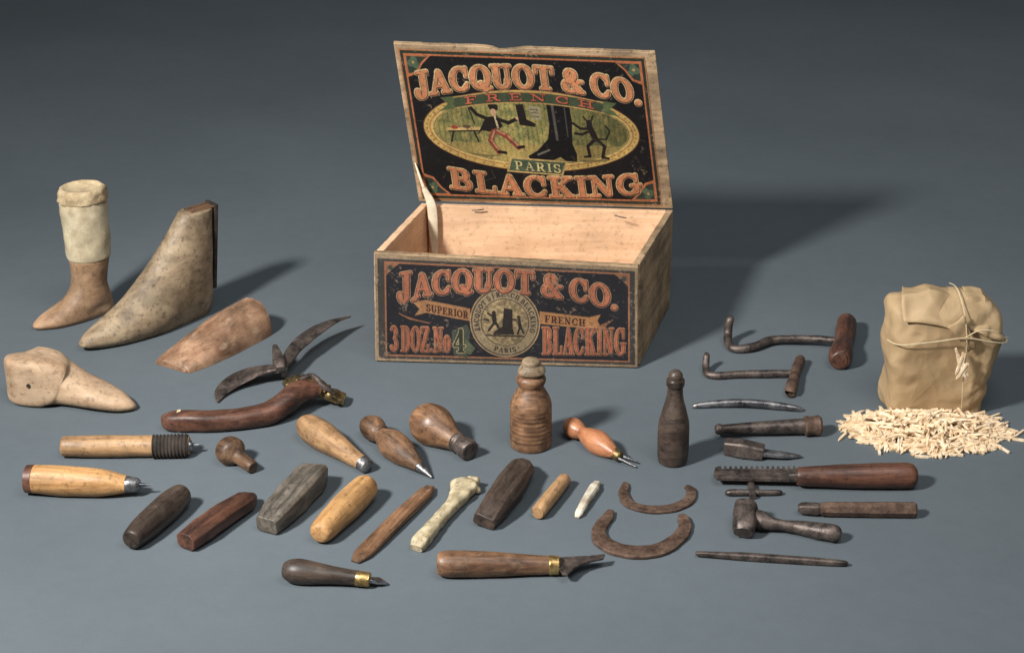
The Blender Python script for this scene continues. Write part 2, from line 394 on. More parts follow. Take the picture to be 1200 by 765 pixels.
def lid_label():
    c=Canvas(286,178,2.3,(178,112,70))
    YEL=(196,162,88)
    c.poly([(1.5,1.5),(284.5,1.5),(284.5,176.5),(1.5,176.5)],(40,48,38))
    c.poly([(5,5),(281,5),(281,173),(5,173)],(184,104,64))
    c.poly([(7,7),(279,7),(279,171),(7,171)],(20,19,20))
    for x,y,sx,sy in((12,12,1,1),(274,12,-1,1),(12,166,1,-1),(274,166,-1,-1)):
        c.poly([(x-5*sx,y-5*sy),(x+24*sx,y-5*sy),(x+14*sx,y+4*sy),(x+6*sx,y+16*sy),(x-5*sx,y+20*sy)],(184,104,64))
        c.poly([(x-4*sx,y-4*sy),(x+20*sx,y-4*sy),(x+12*sx,y+3*sy),(x+4*sx,y+14*sy),(x-4*sx,y+16*sy)],(44,54,44))
        for dx,dy in((4,0),(0,4),(6,6)): c.ell(x+dx*sx,y+dy*sy,4,4,(78,96,72))
        c.ell(x+3*sx,y+3*sy,1.6,1.6,(180,136,80))
    cx,cy=142,91
    c.ell(cx,cy,127,49,(110,60,38)); c.ell(cx,cy,126,48,YEL); c.ell(cx,cy,120,43.5,(176,118,64)); c.ell(cx,cy,118,42,(200,170,98)); c.ell(cx,cy,115,39.5,(112,86,52)); 
    for i in range(60):
        a_=i/60*6.283; c.ell(cx+122.5*math.cos(a_),cy+45.6*math.sin(a_),1.1,.9,(150,96,52))
    c.ell(cx,cy,114,39,(160,140,78))
    q=((c.X-cx)/113)**2+((c.Y-cy)/38)**2<1
    n=c.vnoise(7)*.6+c.vnoise(2.5)*.4
    gcol=np.array((92,102,60.))*(1-n[...,None])+np.array((190,164,90.))*n[...,None]
    side=np.clip((c.X-40)/200,0,1)[...,None]; gcol=gcol*(1.08-.55*np.abs(side-.35))
    st=(np.sin(c.X*1.1+3*n)>.55)[...,None]; gcol=np.where(st,gcol*.86,gcol)
    low=(c.Y>cy+14+4*n)[...,None]; gcol=np.where(low,gcol*.5+np.array((182,146,80.))*.5,gcol)
    c.im[q]=gcol[q]
    dk=(30,25,23)
    c.line([(44,92),(80,90)],2.2,(204,168,100)); c.line([(50,94),(46,106)],1,dk); c.line([(74,93),(78,105)],1,dk); c.line([(44,94),(80,92.5)],.8,dk)
    c.ell(52,89,4,2.4,(150,60,44)); c.ell(66,88,5,2,(90,70,50))
    c.ell(101,66,5.2,2,dk); c.ell(100,70,3.6,4.2,(204,158,118)); c.line([(97,63),(104,63)],2.4,dk)
    c.poly([(90,76),(104,74),(109,86),(99,94),(84,92),(78,97)],dk); c.line([(101,75),(103,88)],1.2,(210,186,140))
    c.line([(92,78),(80,73),(73,64)],2.1,dk); c.ell(72,63,2,2,(204,158,118))
    c.line([(104,78),(116,82),(126,77)],2.1,dk); c.ell(127,76,2,2,(204,158,118))
    for (u,w_) in (((100,92),(112,98)),((112,98),(124,111)),((97,93),(92,104)),((92,104),(100,117))):
        c.line([u,w_],3.1,(140,62,46)); c.line([(u[0]+1,u[1]-1),(w_[0]+1,w_[1]-1)],1.0,(186,140,100))
    c.line([(124,111),(130,110)],1.8,dk); c.line([(100,117),(108,118)],1.8,dk)
    c.line([(70,60),(76,84)],.7,dk)
    c.poly([(127,60),(136,59),(138,77),(148,82),(147,86),(129,84)],dk); 
    c.poly([(141,61),(156,62),(155,77),(145,78)],(160,150,112)); 
    for yy in(65,69,73): c.line([(144,yy),(153,yy+.5)],.5,(90,80,60))
    c.poly([(163,52),(190,55),(191,78),(188,104),(192,117),(191,126),(178,126),(172,121),(160,127),(136,127),(134,121),(146,114),(160,100),(164,82)],(17,16,18))
    c.line([(170,60),(171,100)],1.6,(80,76,70)); c.line([(184,62),(184,96)],.8,(64,60,56)); c.line([(146,119),(160,113)],1.1,(104,98,88))
    c.line([(163,53),(190,56)],1.4,(140,112,66))
    c.ell(211,79,3.6,3.8,dk); c.line([(208,76),(205,72)],1,dk); c.line([(214,76),(216,71)],1,dk)
    c.line([(211,83),(216,98)],3.6,dk); c.line([(210,86),(200,86),(192,80)],1.6,dk); c.line([(212,88),(201,93),(193,92)],1.5,dk)
    c.line([(215,99),(206,107),(207,119)],1.9,dk); c.line([(218,99),(226,107),(222,120)],1.9,dk); c.line([(207,119),(201,120)],1.3,dk); c.line([(222,120),(229,121)],1.3,dk)
    c.line([(218,98),(229,98),(234,88),(230,82)],.9,dk)
    c.poly([(60,119),(90,121),(104,121),(84,124)],(92,84,50),.7); c.poly([(192,124),(232,122),(226,125),(200,127)],(92,84,50),.7)
    f=lambda x:56+9*((x-142)/86)**2
    rb=[(x,f(x)-11) for x in range(56,232,6)]; rb2=[(x,f(x)+1.5) for x in range(230,52,-6)]
    c.poly([(40,f(40)-14),(62,f(62)-12),(62,f(62)+2),(38,f(40)+2),(48,f(44)-6)],(84,96,58)); c.poly([(246,f(244)-14),(224,f(222)-12),(224,f(222)+2),(248,f(244)+2),(238,f(240)-6)],(84,96,58))
    c.poly(rb+rb2,(60,72,50)); c.line(rb,.7,(180,138,78)); c.line(rb2,.7,(180,138,78))
    text(c,"FRENCH",68,220,lambda x:f(x)-1.2,8,[(.9,(36,32,26),.3,.3),(.3,(190,92,64),0,0)],gap=.45)
    bl=lambda x:41+15*((x-142)/130)**2
    text(c,"JACQUOT & CO.",12,276,lambda x:bl(x)+(3 if x<30 else 0),lambda x:27+(5 if x<30 else 0),[(1.9,(216,184,130),0,0),(1.0,(84,46,34),.2,.6),(.35,(200,128,84),0,0)],gap=.05)
    b2=lambda x:171-9*((x-150)/120)**2
    text(c,"BLACKING",36,264,b2,25,[(1.9,(210,174,120),0,0),(1.0,(80,44,32),.2,.6),(.35,(194,120,78),0,0)],gap=.05)
    c.poly([(112,123),(180,126),(172,144),(106,141)],(182,150,88)); c.poly([(114,125),(177,128),(170,142),(109,139)],(66,82,60))
    text(c,"PARIS",116,171,lambda x:138+.05*(x-116),10.5,[(.6,(30,36,26),.4,.4),(0,(196,180,122),0,0)],gap=.12)
    wear(c,.03,sat=.94)
    return c
def wear(c,amt,woodc=(160,130,98),sat=.88):
    n=.5*c.vnoise(2)+.3*c.vnoise(6)+.2*c.vnoise(.9)
    n2=.6*c.vnoise(26)+.4*c.vnoise(9)
    edge=np.minimum(np.minimum(c.X,c.w-c.X),np.minimum(c.Y,c.h-c.Y))
    thr=.80-amt*1.2-(n2-.5)*.35-np.clip(6-edge,0,6)/6*.24
    a=np.clip((n-thr)*6,0,1)[...,None]*.7
    c.im=c.im*(1-a)+np.array(woodc,float)*a
    fn_=c.vnoise(.8)*.5+c.vnoise(1.7)*.5; l=np.clip((fn_-.58)*5,0,1)[...,None]*.36*(.4+c.vnoise(12)[...,None])
    c.im=c.im*(1-l)+np.array((44,38,34.))*l
    for _ in range(50):
        x=rng.random()*c.w;y=rng.random()*c.h;a_=rng.random()*3.14;L=4+rng.random()*16
        c.cap(x,y,x+math.cos(a_)*L,y+math.sin(a_)*L*.6,.25,(150,128,98),.45)
    g=(.82+.24*c.vnoise(18)*c.vnoise(5)+.1*c.vnoise(40))[...,None]; c.im=c.im*g*(1-.12*c.vnoise(.8)[...,None])
    mean=c.im.mean(-1,keepdims=True); c.im=mean+(c.im-mean)*sat+4
def front_label():
    c=Canvas(309,122,2.3,(146,122,94))
    c.poly([(3,4),(306,4),(306,119),(3,119)],(62,57,53))
    c.poly([(11,7),(300,7),(300,116),(11,116)],(152,96,66))
    c.poly([(13,9),(298,9),(298,114),(13,114)],(34,33,37))
    for x,y,sx,sy in((13,9,1,1),(298,9,-1,1)):
        c.poly([(x,y),(x+16*sx,y),(x+9*sx,y+5*sy),(x,y+14*sy)],(134,88,62))
        c.ell(x+5*sx,y+5*sy,3,3,(60,64,56))
    c.poly([(44,52),(60,49),(112,57),(112,72),(60,64),(46,68),(52,60)],(160,110,70)); c.poly([(194,57),(252,62),(266,58),(262,66),(268,76),(250,76),(194,72)],(170,114,68))
    text(c,"SUPERIOR",60,110,lambda x:62+(x-60)*.15,8.5,[(.1,(66,38,30),0,0)],gap=.08)
    text(c,"FRENCH",200,248,lambda x:70+(x-200)*.07,8.5,[(.1,(66,38,30),0,0)],gap=.1)
    for k in range(5): c.line([(28+k*3,66+k*1.5),(40+k*6,72+k)],.6,(140,90,62)); c.line([(280-k*4,64+k*2),(262-k*3,80+k)],.6,(140,90,62))
    cx,cy=153,72
    c.ell(cx,cy,41.5,41.5,(164,132,92)); c.ell(cx,cy,40,40,(64,58,52)); c.ell(cx,cy,38.5,38.5,(146,124,92)); 
    text(c,"JACQUOT'S FRENCH BLACKING",0,0,None,6,[(.05,(48,43,38),0,0)],gap=.1,circ=(cx,cy,30.5,160,380))
    text(c,"PARIS",0,0,None,6,[(.05,(48,43,38),0,0)],gap=.2,circ=(cx,cy,36.5,112,68))
    c.ell(cx,cy,28.5,28.5,(60,54,46)); c.ell(cx,cy,27.5,27.5,(152,128,90))
    dk=(44,38,34)
    q=((c.X-cx)**2+(c.Y-cy)**2<27**2); n=c.vnoise(3); c.im[q]*=(.7+.45*n[q][:,None])
    c.poly([(cx-1,cy-17),(cx+9,cy-16),(cx+9,cy+4),(cx+11,cy+14),(cx-14,cy+15),(cx-13,cy+11),(cx-3,cy+5)],dk)
    c.ell(cx-13,cy-11,2.4,2.6,dk); c.line([(cx-13,cy-8),(cx-12,cy+1)],2.6,dk); c.line([(cx-13,cy-6),(cx-20,cy-10)],1.2,dk); c.line([(cx-12,cy),(cx-19,cy+10)],1.4,dk); c.line([(cx-11,cy),(cx-6,cy+9)],1.4,dk)
    c.ell(cx+16,cy-7,2,2.2,dk); c.line([(cx+16,cy-5),(cx+18,cy+4)],2,dk); c.line([(cx+16,cy-3),(cx+10,cy-4)],1,dk); c.line([(cx+18,cy+4),(cx+15,cy+13)],1.2,dk); c.line([(cx+18,cy+4),(cx+22,cy+12)],1.2,dk)
    c.line([(cx-22,cy+16),(cx+22,cy+16)],.8,dk); c.line([(cx-24,cy-3),(cx-19,cy-2)],1,dk)
    bl=lambda x:37+15*((x-153)/130)**2
    text(c,"JACQUOT & CO.",26,286,lambda x:bl(x)+(4 if x<48 else 0),lambda x:27+(8 if x<48 else 0),[(1.8,(178,130,94),0,0),(.9,(54,38,34),.2,.5),(.1,(174,100,70),0,0)],gap=.06)
    text(c,"3 DOZ.No",17,88,lambda x:111,31,[(1.2,(176,120,86),0,0),(.5,(54,38,34),.2,.4),(0,(166,90,62),0,0)],gap=.05)
    c.poly([(90,84),(108,76),(112,84),(108,116),(92,112)],(64,70,58)); c.poly([(106,92),(118,104),(112,112),(104,110)],(84,90,66))
    text(c,"4",91,106,lambda x:110,29,[(1.1,(172,144,104),0,0),(.2,(44,52,40),0,0)],gap=0)
    text(c,"BLACKING",197,295,lambda x:110-.02*(x-200),35,[(1.2,(180,128,90),0,0),(.5,(54,38,34),.2,.4),(0,(168,90,62),0,0)],gap=.07)
    wear(c,.09,(150,126,98),.9)
    return c
def label_mesh(name,c,TL,TR,BR,BL,nrm):
    h,w=c.Hh,c.W
    u=np.linspace(0,1,w);v=np.linspace(0,1,h);U,V=np.meshgrid(u,v)
    a=lambda p:np.array(p)[None,None,:]
    pos=(a(TL)*(1-U)[...,None]+a(TR)*U[...,None])*(1-V)[...,None]+(a(BL)*(1-U)[...,None]+a(BR)*U[...,None])*V[...,None]
    wav=c.vnoise(14)*.00025+c.vnoise(3)*.00008
    pos=pos+np.array(nrm)[None,None,:]*(.0004+wav[...,None])
    org=np.array((TL+TR+BR+BL)/4); pos=(pos-org).reshape(-1,3)
    idx=np.arange(h*w).reshape(h,w)
    q=np.stack([idx[:-1,:-1],idx[1:,:-1],idx[1:,1:],idx[:-1,1:]],-1).reshape(-1,4)
    me=bpy.data.meshes.new(name); me.vertices.add(len(pos)); me.vertices.foreach_set("co",pos.ravel())
    me.loops.add(q.size); me.loops.foreach_set("vertex_index",q.ravel().astype(np.int32))
    me.polygons.add(len(q)); me.polygons.foreach_set("loop_start",np.arange(0,q.size,4,dtype=np.int32))
    me.update(calc_edges=True)
    me.polygons.foreach_set("use_smooth",np.ones(len(q),bool))
    im=np.clip(c.im/255,0,1).reshape(-1,3); l=np.where(im<=.04045,im/12.92,((im+.055)/1.055)**2.4)
    at=me.color_attributes.new("print",'FLOAT_COLOR','POINT')
    at.data.foreach_set("color",np.concatenate([l,np.ones((len(l),1))],1).ravel())
    m,nt,b=newmat(name+"_print"); an=nt.nodes.new("ShaderNodeAttribute"); an.attribute_name="print"
    nt.links.new(an.outputs["Color"],b.inputs["Base Color"]); b.inputs["Roughness"].default_value=.6
    b.inputs["Specular IOR Level"].default_value=.2
    me.materials.append(m); me.validate()
    ob=bpy.data.objects.new(name,me); col.objects.link(ob); ob.location=org; MW[ob.name]=Matrix.Translation(Vector(org)); return ob
# ---------------------------------------------------------------- the crate
FL=P(440,424);FR=P(748,432)
fd=(FR-FL).normalized(); fn=Vector((fd.y,-fd.x,0))
if fn.y>0: fn=-fn
TLf=rayplane(438,296,FL,fn); TRf=rayplane(748,312,FL,fn)
TLb=P(494,238,TLf.z); TRb=P(789,246,TRf.z)
BLb=Vector((TLb.x,TLb.y,0)); BRb=Vector((TRb.x,TRb.y,0))
th=.009
def up(p,z): return Vector((p.x,p.y,z))
hd=math.atan2(fd.y,fd.x)
zl,zr=TLf.z,TRf.z
z0=.0015
TFL=Vector((TLf.x,TLf.y,zl)); TFR=Vector((TRf.x,TRf.y,zr))
FLb=up(FL,z0); FRb=up(FR,z0); BLb.z=z0; BRb.z=z0
bd=-fn*th
def strip(name,Ta,Tb,Ba,Bb,off,mat,head,amp=.0007,freq=30,extra=None,seed=0,N=40):
    """board whose top edge is slightly chipped and uneven"""
    vs=[]
    for i in range(N+1):
        u=i/N; t=Ta.lerp(Tb,u); bq=Ba.lerp(Bb,u); dn=(bq-t).normalized()
        k=amp*abs(noise.noise(Vector((u*freq,seed,2))))*2
        if extra: k+=extra(u)
        t=t+dn*k; vs+=[t,bq,bq+off,t+off]
    fs=[(0,1,2,3),(4*N+3,4*N+2,4*N+1,4*N)]
    for i in range(N):
        for j in range(4): fs.append((4*i+j,4*i+(j+1)%4,4*i+4+(j+1)%4,4*i+4+j))
    o=finish(name,vs,fs,mat,head,True,30)
    md=o.modifiers.new("bevel",'BEVEL'); md.width=.0009; md.segments=2; md.limit_method='ANGLE'
    return o
front=strip("front_board",TFL,TFR,FLb,FRb,bd,M['boxout'],hd,seed=3)
def sideboard(name,f0,b0,ft,bt,inward,mat,sd_):
    dirr=(b0-f0); dirr.z=0; dirr.normalize()
    o=inward*th; k=dirr*(th+.0006)
    return strip(name,ft+k,bt,f0+k,b0,o,mat,math.atan2(dirr.y,dirr.x),seed=sd_,N=24)
right=sideboard("side_board",FRb,BRb,TFR,TRb,-fd,M['boxout'],5)
left=sideboard("side_board",FLb,BLb,TFL,TLb,fd,M['boxin'],8)
ins=fd*(th+.0006)
back=hexa("back_board",[BLb+ins,BRb-ins,BRb-ins+fn*th,BLb+ins+fn*th,TLb+ins,TRb-ins,TRb-ins+fn*th,TLb+ins+fn*th],M['boxin'],.0008,hd)
k=.0102
sd=(BRb-FRb).normalized()
bo=[FLb+fd*k+sd*k,FRb-fd*k+sd*k,BRb-fd*k-sd*k,BLb+fd*k-sd*k]
floor_=hexa("bottom_board",[up(p,.003) for p in bo]+[up(p,.011) for p in bo],M['boxin'],.0005,hd)
dz=Vector((0,0,.0022))
fl=label_mesh("front_label",front_label(),TFL.lerp(TFR,.004)-dz,TFR.lerp(TFL,.004)-dz,FRb.lerp(FLb,.004)+Vector((0,0,.0008)),FLb.lerp(FRb,.004)+Vector((0,0,.0008)),fn)
hingeD=(TRb-TLb).normalized()
hn=Vector((hingeD.y,-hingeD.x,0)); hn=-hn if hn.y>0 else hn; hn.normalize()
lean=math.radians(9)
upv=Vector((0,0,1))*math.cos(lean)+hn*math.sin(lean)
ln=hingeD.cross(upv).normalized(); ln=-ln if ln.y>0 else ln
hz=Vector((0,0,.0015))
p0=TRb+hz
LBL=rayplane(491,236,p0,ln); LBR=TRb+hz; LTL=rayplane(461,51,p0,ln); LTR=rayplane(768,62,p0,ln)
lb=-ln*.008
lid=strip("lid_board",LTL,LTR,LBL,LBR,lb,M['boxout'],hd,extra=lambda u:.0035*math.exp(-((u-.43)/.05)**2)+.0025*math.exp(-((u-.40)/.02)**2),seed=1)
def LQ(u,v): return LTL.lerp(LTR,u).lerp(LBL.lerp(LBR,u),v)
ll=label_mesh("lid_label",lid_label(),LQ(.014,.030),LQ(.957,.030),LQ(.957,.982),LQ(.014,.982),ln)
s1=LQ(.010,.74)+ln*.003; s2=TLb+ins*1.5+fn*.016
st=[(s1,.0008,.0008,4),(s1.lerp(s2,.5)+ln*.002,.0022,.003,4),(s2+Vector((0,0,.004)),.003,.006,4),(s2+Vector((.002,0,-.03)),.003,.006,4),(s2+Vector((.004,0,-.075)),.002,.003,4)]
stay=loft("lid_stay",st,M['stay'],n=12,amp=0)
nails=[]
for (px,py,ang) in((560,246,.1),(727,254,-.2)):
    c0=rayplane(px,py,TLb+fn*(th+.001),fn)
    dv=(fd*math.cos(ang)+Vector((0,0,1))*math.sin(ang))*.008
    nails.append(loft("nail",[(c0-dv,.0007,.0007,2),(c0+fn*.001,.0009,.0009,2),(c0+dv,.0007,.0007,2)],M['iron'],n=8,amp=0,floor=False,curve=False))
for t_h in (.15,.45,.8):
    c0=FRb.lerp(TFR,t_h)+sd*.006+fd*.0003
    nails.append(loft("nail",[(c0-fd*.0004,.0013,.0013,2),(c0+fd*.0008,.0011,.0011,2)],M['rust'],n=10,amp=0,floor=False,curve=False))
crate=thing("wooden_crate","old open wooden crate with printed lettered labels and raised lid","crate",[front,right,left,back,floor_,lid,stay]+nails,base=(FLb+BRb)/2-Vector((0,0,z0)))
for p,cx_ in [(front,fl),(lid,ll)]: adopt(p,cx_)
# ---------------------------------------------------------------- standing lasts
def stack(name,org,head,slices,mat,n=40,amp=.02,freq=40,sub=4):
    arr=np.array(slices,float); pts=[]
    for i in range((len(arr)-1)*sub+1): pts.append(cat(arr,i/sub))
    hx=Vector((math.cos(head),math.sin(head),0)); sx=Vector((-hx.y,hx.x,0)); vs=[];fs=[]
    for q in pts:
        L=(q[2]-q[1])/2; c=(q[2]+q[1])/2
        for j in range(n):
            a=2*math.pi*j/n; ca,sa=math.cos(a),math.sin(a); e=2/q[4]
            x=math.copysign(abs(ca)**e,ca); y=math.copysign(abs(sa)**e,sa)
            lf=min(1,max(0,(L/q[3]-1.4)/2.0)); wid=q[3]*(1-lf*(.22*(min(1,-x*2) if x<0 else 0)))
            if x>.55: wid*=1-lf*.25*(x-.55)/.45
            v=org+hx*(c+x*L)+sx*(y*wid)+Vector((0,0,q[0]))
            d=(v-(org+hx*c+Vector((0,0,q[0]))))
            v+=d*amp*noise.noise(v*freq)*2
            vs.append(v)
    m=len(pts)
    for i in range(m-1):
        for j in range(n):
            a=i*n+j;b=i*n+(j+1)%n; fs.append((a,b,b+n,a+n))
    fs.append(tuple(range(n)));fs.append(tuple(range((m-1)*n,m*n)))
    return finish(name,vs,fs,mat,head,True,50,origin=org+Vector((0,0,slices[0][0])))
toe,heel=P(44,386),P(132,362); hv=math.atan2(toe.y-heel.y,toe.x-heel.x)
A1=stack("foot",heel,hv,[(0.0006,.000,.108,.018,2.2),(.006,-.001,.113,.021,2.2),(.014,-.001,.103,.021,2.1),(.022,.0,.084,.021,2.1),(.031,.002,.066,.020,2),(.045,.005,.055,.019,2),(.065,.003,.052,.0215,2),(.082,.000,.053,.0245,2),(.0835,.003,.050,.022,2)],M['lastbrown'])
A2=stack("canvas_sock",heel,hv,[(.0825,-.0005,.0535,.0255,2),(.0845,-.002,.055,.0262,2),(.1,-.003,.056,.027,2),(.125,-.003,.057,.0275,2),(.15,-.004,.058,.0275,2),(.164,-.003,.057,.027,2),(.167,.002,.052,.023,2)],M['canvas'],amp=.03,freq=70)
A3=stack("sock_hem",heel,hv,[(.1605,-.004,.058,.0278,2),(.162,-.0046,.0588,.0285,2),(.170,-.0046,.0588,.0285,2),(.1765,-.0025,.0565,.027,2),(.1785,.001,.053,.024,2),(.176,.005,.049,.020,2)],M['hem'],amp=.05,freq=150)
thing("boot_form","small brown wooden foot form topped with pale canvas sock","shoe form",[A1,A2,A3],base=heel)
toe,heel=P(100,411),P(247,364); hv=math.atan2(toe.y-heel.y,toe.x-heel.x)
sl=[(0.0006,.004,.178,.022),(.008,.0,.195,.028),(.017,-.002,.19,.031),(.028,-.003,.170,.032),(.042,-.0035,.142,.0305),(.060,-.0045,.116,.028),(.082,-.006,.091,.0255),(.104,-.0075,.070,.0225),(.124,-.009,.053,.019),(.142,-.011,.039,.0165),(.1455,-.0105,.036,.0155),(.1465,-.006,.030,.010)]
Bq=stack("last_body",heel,hv,[(a,b_,c_,d_,2.15) for a,b_,c_,d_ in sl],M['lastgrey'],n=48,amp=.012,freq=20)
hx=Vector((math.cos(hv),math.sin(hv),0)); sx=Vector((-hx.y,hx.x,0))
def pl(a,bk,w): return heel+hx*bk+sx*w+Vector((0,0,a))
bp=hexa("back_strip",[pl(.034,-.0015,-.010),pl(.034,-.0015,.010),pl(.034,-.0065,.009),pl(.034,-.0065,-.009),pl(.1495,-.0100,-.012),pl(.1495,-.0100,.012),pl(.1495,-.0155,.012),pl(.1495,-.0155,-.012)],M['cord'],.0008,hv)
tp=hexa("top_plate",[pl(.1464,-.0095,-.0105),pl(.1464,-.0095,.0105),pl(.1464,.024,.0100),pl(.1464,.024,-.0100),pl(.1480,-.0095,-.0105),pl(.1480,-.0095,.0105),pl(.1476,.024,.0100),pl(.1476,.024,-.0100)],M['darkoak'],.0005,hv)
thing("shoe_last","tall grimy brown wooden boot last with dark strip up its back","shoe last",[Bq,bp,tp],base=heel)
Cb=loft("instep_block",[(P(200,432,0),.024,.007,2.6),(P(204,430,0),.029,.012,2.5),(P(222,422,0),.033,.021,2.3),(P(245,411,0),.035,.031,2.2),(P(268,400,0),.034,.039,2.2),(P(288,391,0),.032,.043,2.3),(P(298,386,0),.030,.044,2.4)],M['block'],n=44,amp=.02,freq=30,curve=True,angle=35)
single(Cb,"dull brown arched wooden instep block with flat base","wooden block")
# D lying last: squared heel block, dipping instep, pointed toe
Dst=SL([(34,440,26,28,7),(36,440.5,27,29.5,7),(50,442,27,30,6),(62,444,26,29,4.5),(76,449,25,23,3.2),(94,456,24,17.5,2.6),(116,463,23,14,2.3),(138,470,17.5,10.5,2.1),(151,474,10,7,2),(158,476,3.5,3,2)])
D=loft("shoe_last",Dst,M['last'],n=56,amp=.012,freq=25,angle=35)
single(D,"short pale wooden shoe last with squared heel and pointed toe","shoe last")
fz=Dst[1][0]; hc=P(44,434,fz.z)
hole=loft("heel_hole",[(Vector((hc.x,fz.y-.0318,fz.z+.002)),.0024,.0024,2),(Vector((hc.x,fz.y-.020,fz.z+.002)),.0024,.0024,2)],M['cord'],n=14,amp=0)
adopt(D,hole)
# E crescent scraper
E1=loft("curved_blade",[(P(255,471,.002),.001,.001,2),(P(260,459,.004),.009,.0014,3),(P(275,446,.008),.0145,.0018,3),(P(295,437,.013),.0155,.0022,3),(P(312,433,.017),.011,.003,3),(P(325,431,.019),.0075,.0036,3),(P(335,424,.021),.0070,.0036,3),(P(344,410,.023),.0095,.0026,3),(P(357,397,.025),.0115,.002,3),(P(374,385,.026),.0105,.0018,3),(P(392,376,.025),.006,.0014,3),(P(411,371,.022),.001,.001,2)],M['iron'],n=20,sub=6,amp=.03)
E2=loft("centre_block",[(P(322,406,.028),.003,.003,4),(P(324,414,.027),.0055,.006,4),(P(327,426,.024),.007,.006,4),(P(329,433,.021),.005,.004,4)],M['iron'],n=16,amp=.05)
E3=loft("tang",[(P(330,433,.018),.004,.004,4),(P(333,438,.010),.004,.004,4),(P(334,441,.003),.003,.003,4)],M['iron'],n=12,amp=.03)
thing("leaf_shaped_scraper","dark iron scraper with two curved leaf shaped blades","scraper",[E1,E2,E3])
F1=loft("handle",SL([(197,493,7,8,3),(201,493,11,11,3),(222,493,12,12,3),(250,493,12,12,2.6),(285,490,13,12,2.4),(314,484,14,13,2.2),(334,472,14,14,2,6),(350,459,15,14,2,10),(366,456,13,11,2,12),(376,457,9,8,2,13)]),M['darkred'],n=28,amp=.03)
F2=loft("brass_cap",SL([(333,452,4,3,3,26),(342,447,9,4,3,28),(356,445,12,4,3,28),(370,448,10,4,3,25),(384,456,6,3,3,20)]),M['oldbrass'],n=16,amp=.2,freq=180)
F3=loft("jaw",SL([(372,458,5,6,4,12),(386,461,9,6,4,9),(398,466,11,4,4,6),(404,468,10,3,4,5)]),M['oldbrass'],n=16,amp=.12,freq=150)
F5=loft("lever",SL([(352,446,3,3,3,32),(366,440,3,3,3,34),(378,452,3,3,3,26),(392,460,3,2,3,18)]),M['iron'],n=10,amp=.1)
F4=lathe("band",(208,493),(212,493),[(0,12.2),(1,12.4)],M['string'],curve=False,za=11,zb=11,e=3)
thing("curved_handle_tool","dark red curved wooden handle with tarnished brass jaw","hand tool",[F1,F2,F3,F5,F4])
G1=lathe("handle",(72,523),(222,522),[(0,6),(.005,10.5),(.05,12),(.3,13),(.72,12.5),(1,11)],M['tan'],za=13,zb=13,sub=5)
cp=[(0,12)]+[((i+.5)/40*1.0,13.6+(.55 if i%4<2 else -.45)) for i in range(40)]+[(1,12)]
G2=lathe("cord_winding",(179,523),(221,522),cp,M['cord'],za=13,zb=13,n=28,sub=2)
G3=lathe("metal_tip",(219,522),(233,521),[(0,7),(.4,6),(.45,3),(1,2)],M['steel'],za=13,zb=12)
thing("cord_wound_tool","round tan wooden handle wound with dark cord at one end","hand tool",[G1,G2,G3])
J1=lathe("handle",(40,561),(148,567),[(0,16.5),(.02,17),(.35,18),(.75,16),(1,10)],M['honey'],za=18,zb=16)
J2=lathe("end_cap",(30,560.5),(41,561),[(0,13),(.12,16.5),(.9,17.2),(1,16.5)],M['darkred'],za=18,zb=18,curve=False)
J3=lathe("ferrule",(147,567),(164,568),[(0,9.5),(.2,9.8),(.8,8.5),(1,6)],M['greysteel'],za=16,zb=15,curve=False)
J4=lathe("point",(163,568),(178,568),[(0,3),(.6,1.6),(1,.8)],M['steel'],za=15,zb=14)
thing("awl","plump honey coloured wooden awl handle with short steel point","awl",[J1,J2,J3,J4])
H1=lathe("mushroom_tool",(261,522),(297,548),[(0,5),(.03,12),(.14,16.5),(.34,17.5),(.46,12),(.54,8.5),(.75,8),(.97,7.5),(1,5)],M['darkoak'],za=17,zb=8)
single(H1,"small dark turned mushroom shaped wooden tool","wooden tool")
I1=lathe("handle",(353,494),(428,545),[(0,5),(.03,10),(.14,16),(.35,17.5),(.6,14),(.85,10),(.97,8.5),(1,6)],M['tan'],za=17,zb=9)
I2=lathe("ferrule",(424,542),(432,548),[(0,9.3),(.8,8.5),(1,5)],M['greysteel'],za=10,zb=8,curve=False)
thing("awl","tan tapered wooden awl handle with worn metal collar and no point","awl",[I1,I2])
K1=lathe("handle",(428,494),(492,547),[(0,3),(.03,10),(.14,15),(.26,12),(.31,9.5),(.36,12),(.52,17.5),(.7,16),(.88,10),(1,6.5)],M['darkoak'],za=16,zb=9)
K2=lathe("collar",(443,505.5),(447,509),[(0,10.6),(.5,11.6),(1,10.8)],M['rust'],za=15,zb=14)
K3=lathe("point",(490,545.5),(506,559),[(0,7),(.35,5),(1,1)],M['greysteel'],za=9,zb=3)
thing("awl","dark turned awl with round knob and tapered iron point","awl",[K1,K2,K3])
L1=lathe("handle",(489,486),(538,520),[(0,8),(.05,16),(.2,23),(.42,25),(.65,19),(.85,13),(1,11)],M['brown'],za=24,zb=13)
L2=lathe("ferrule",(534,517),(552,529),[(0,11.5),(.15,12.5),(.3,10.5),(.6,12.5),(.95,12),(1,7)],M['iron'],za=14,zb=12)
thing("bulbous_tool","fat pear shaped brown wooden handle with dark iron ferrule","hand tool",[L1,L2])
ring=[(0,22),(1,24),(4,24.5)]
for h in range(8,46,5): ring+= [(h,24.5),(h+1.5,24.15),(h+3,24.5)]
ring+=[(50,24),(58,21),(65,17),(70,14.5),(73,16),(78,17.5),(82,15),(84,10)]
N1=stand("turned_body",622,521,ring,M['brown'],sub=3)
N2=stand("rough_knob",622,521,[(83,11),(85,14),(88,15.5),(92,14),(95,11.5),(98,12),(100,10),(101,4)],M['lastgrey'],amp=.12)
thing("turned_wooden_bell","upright turned brown wooden bell shape with rough knob on top","wooden tool",[N1,N2])
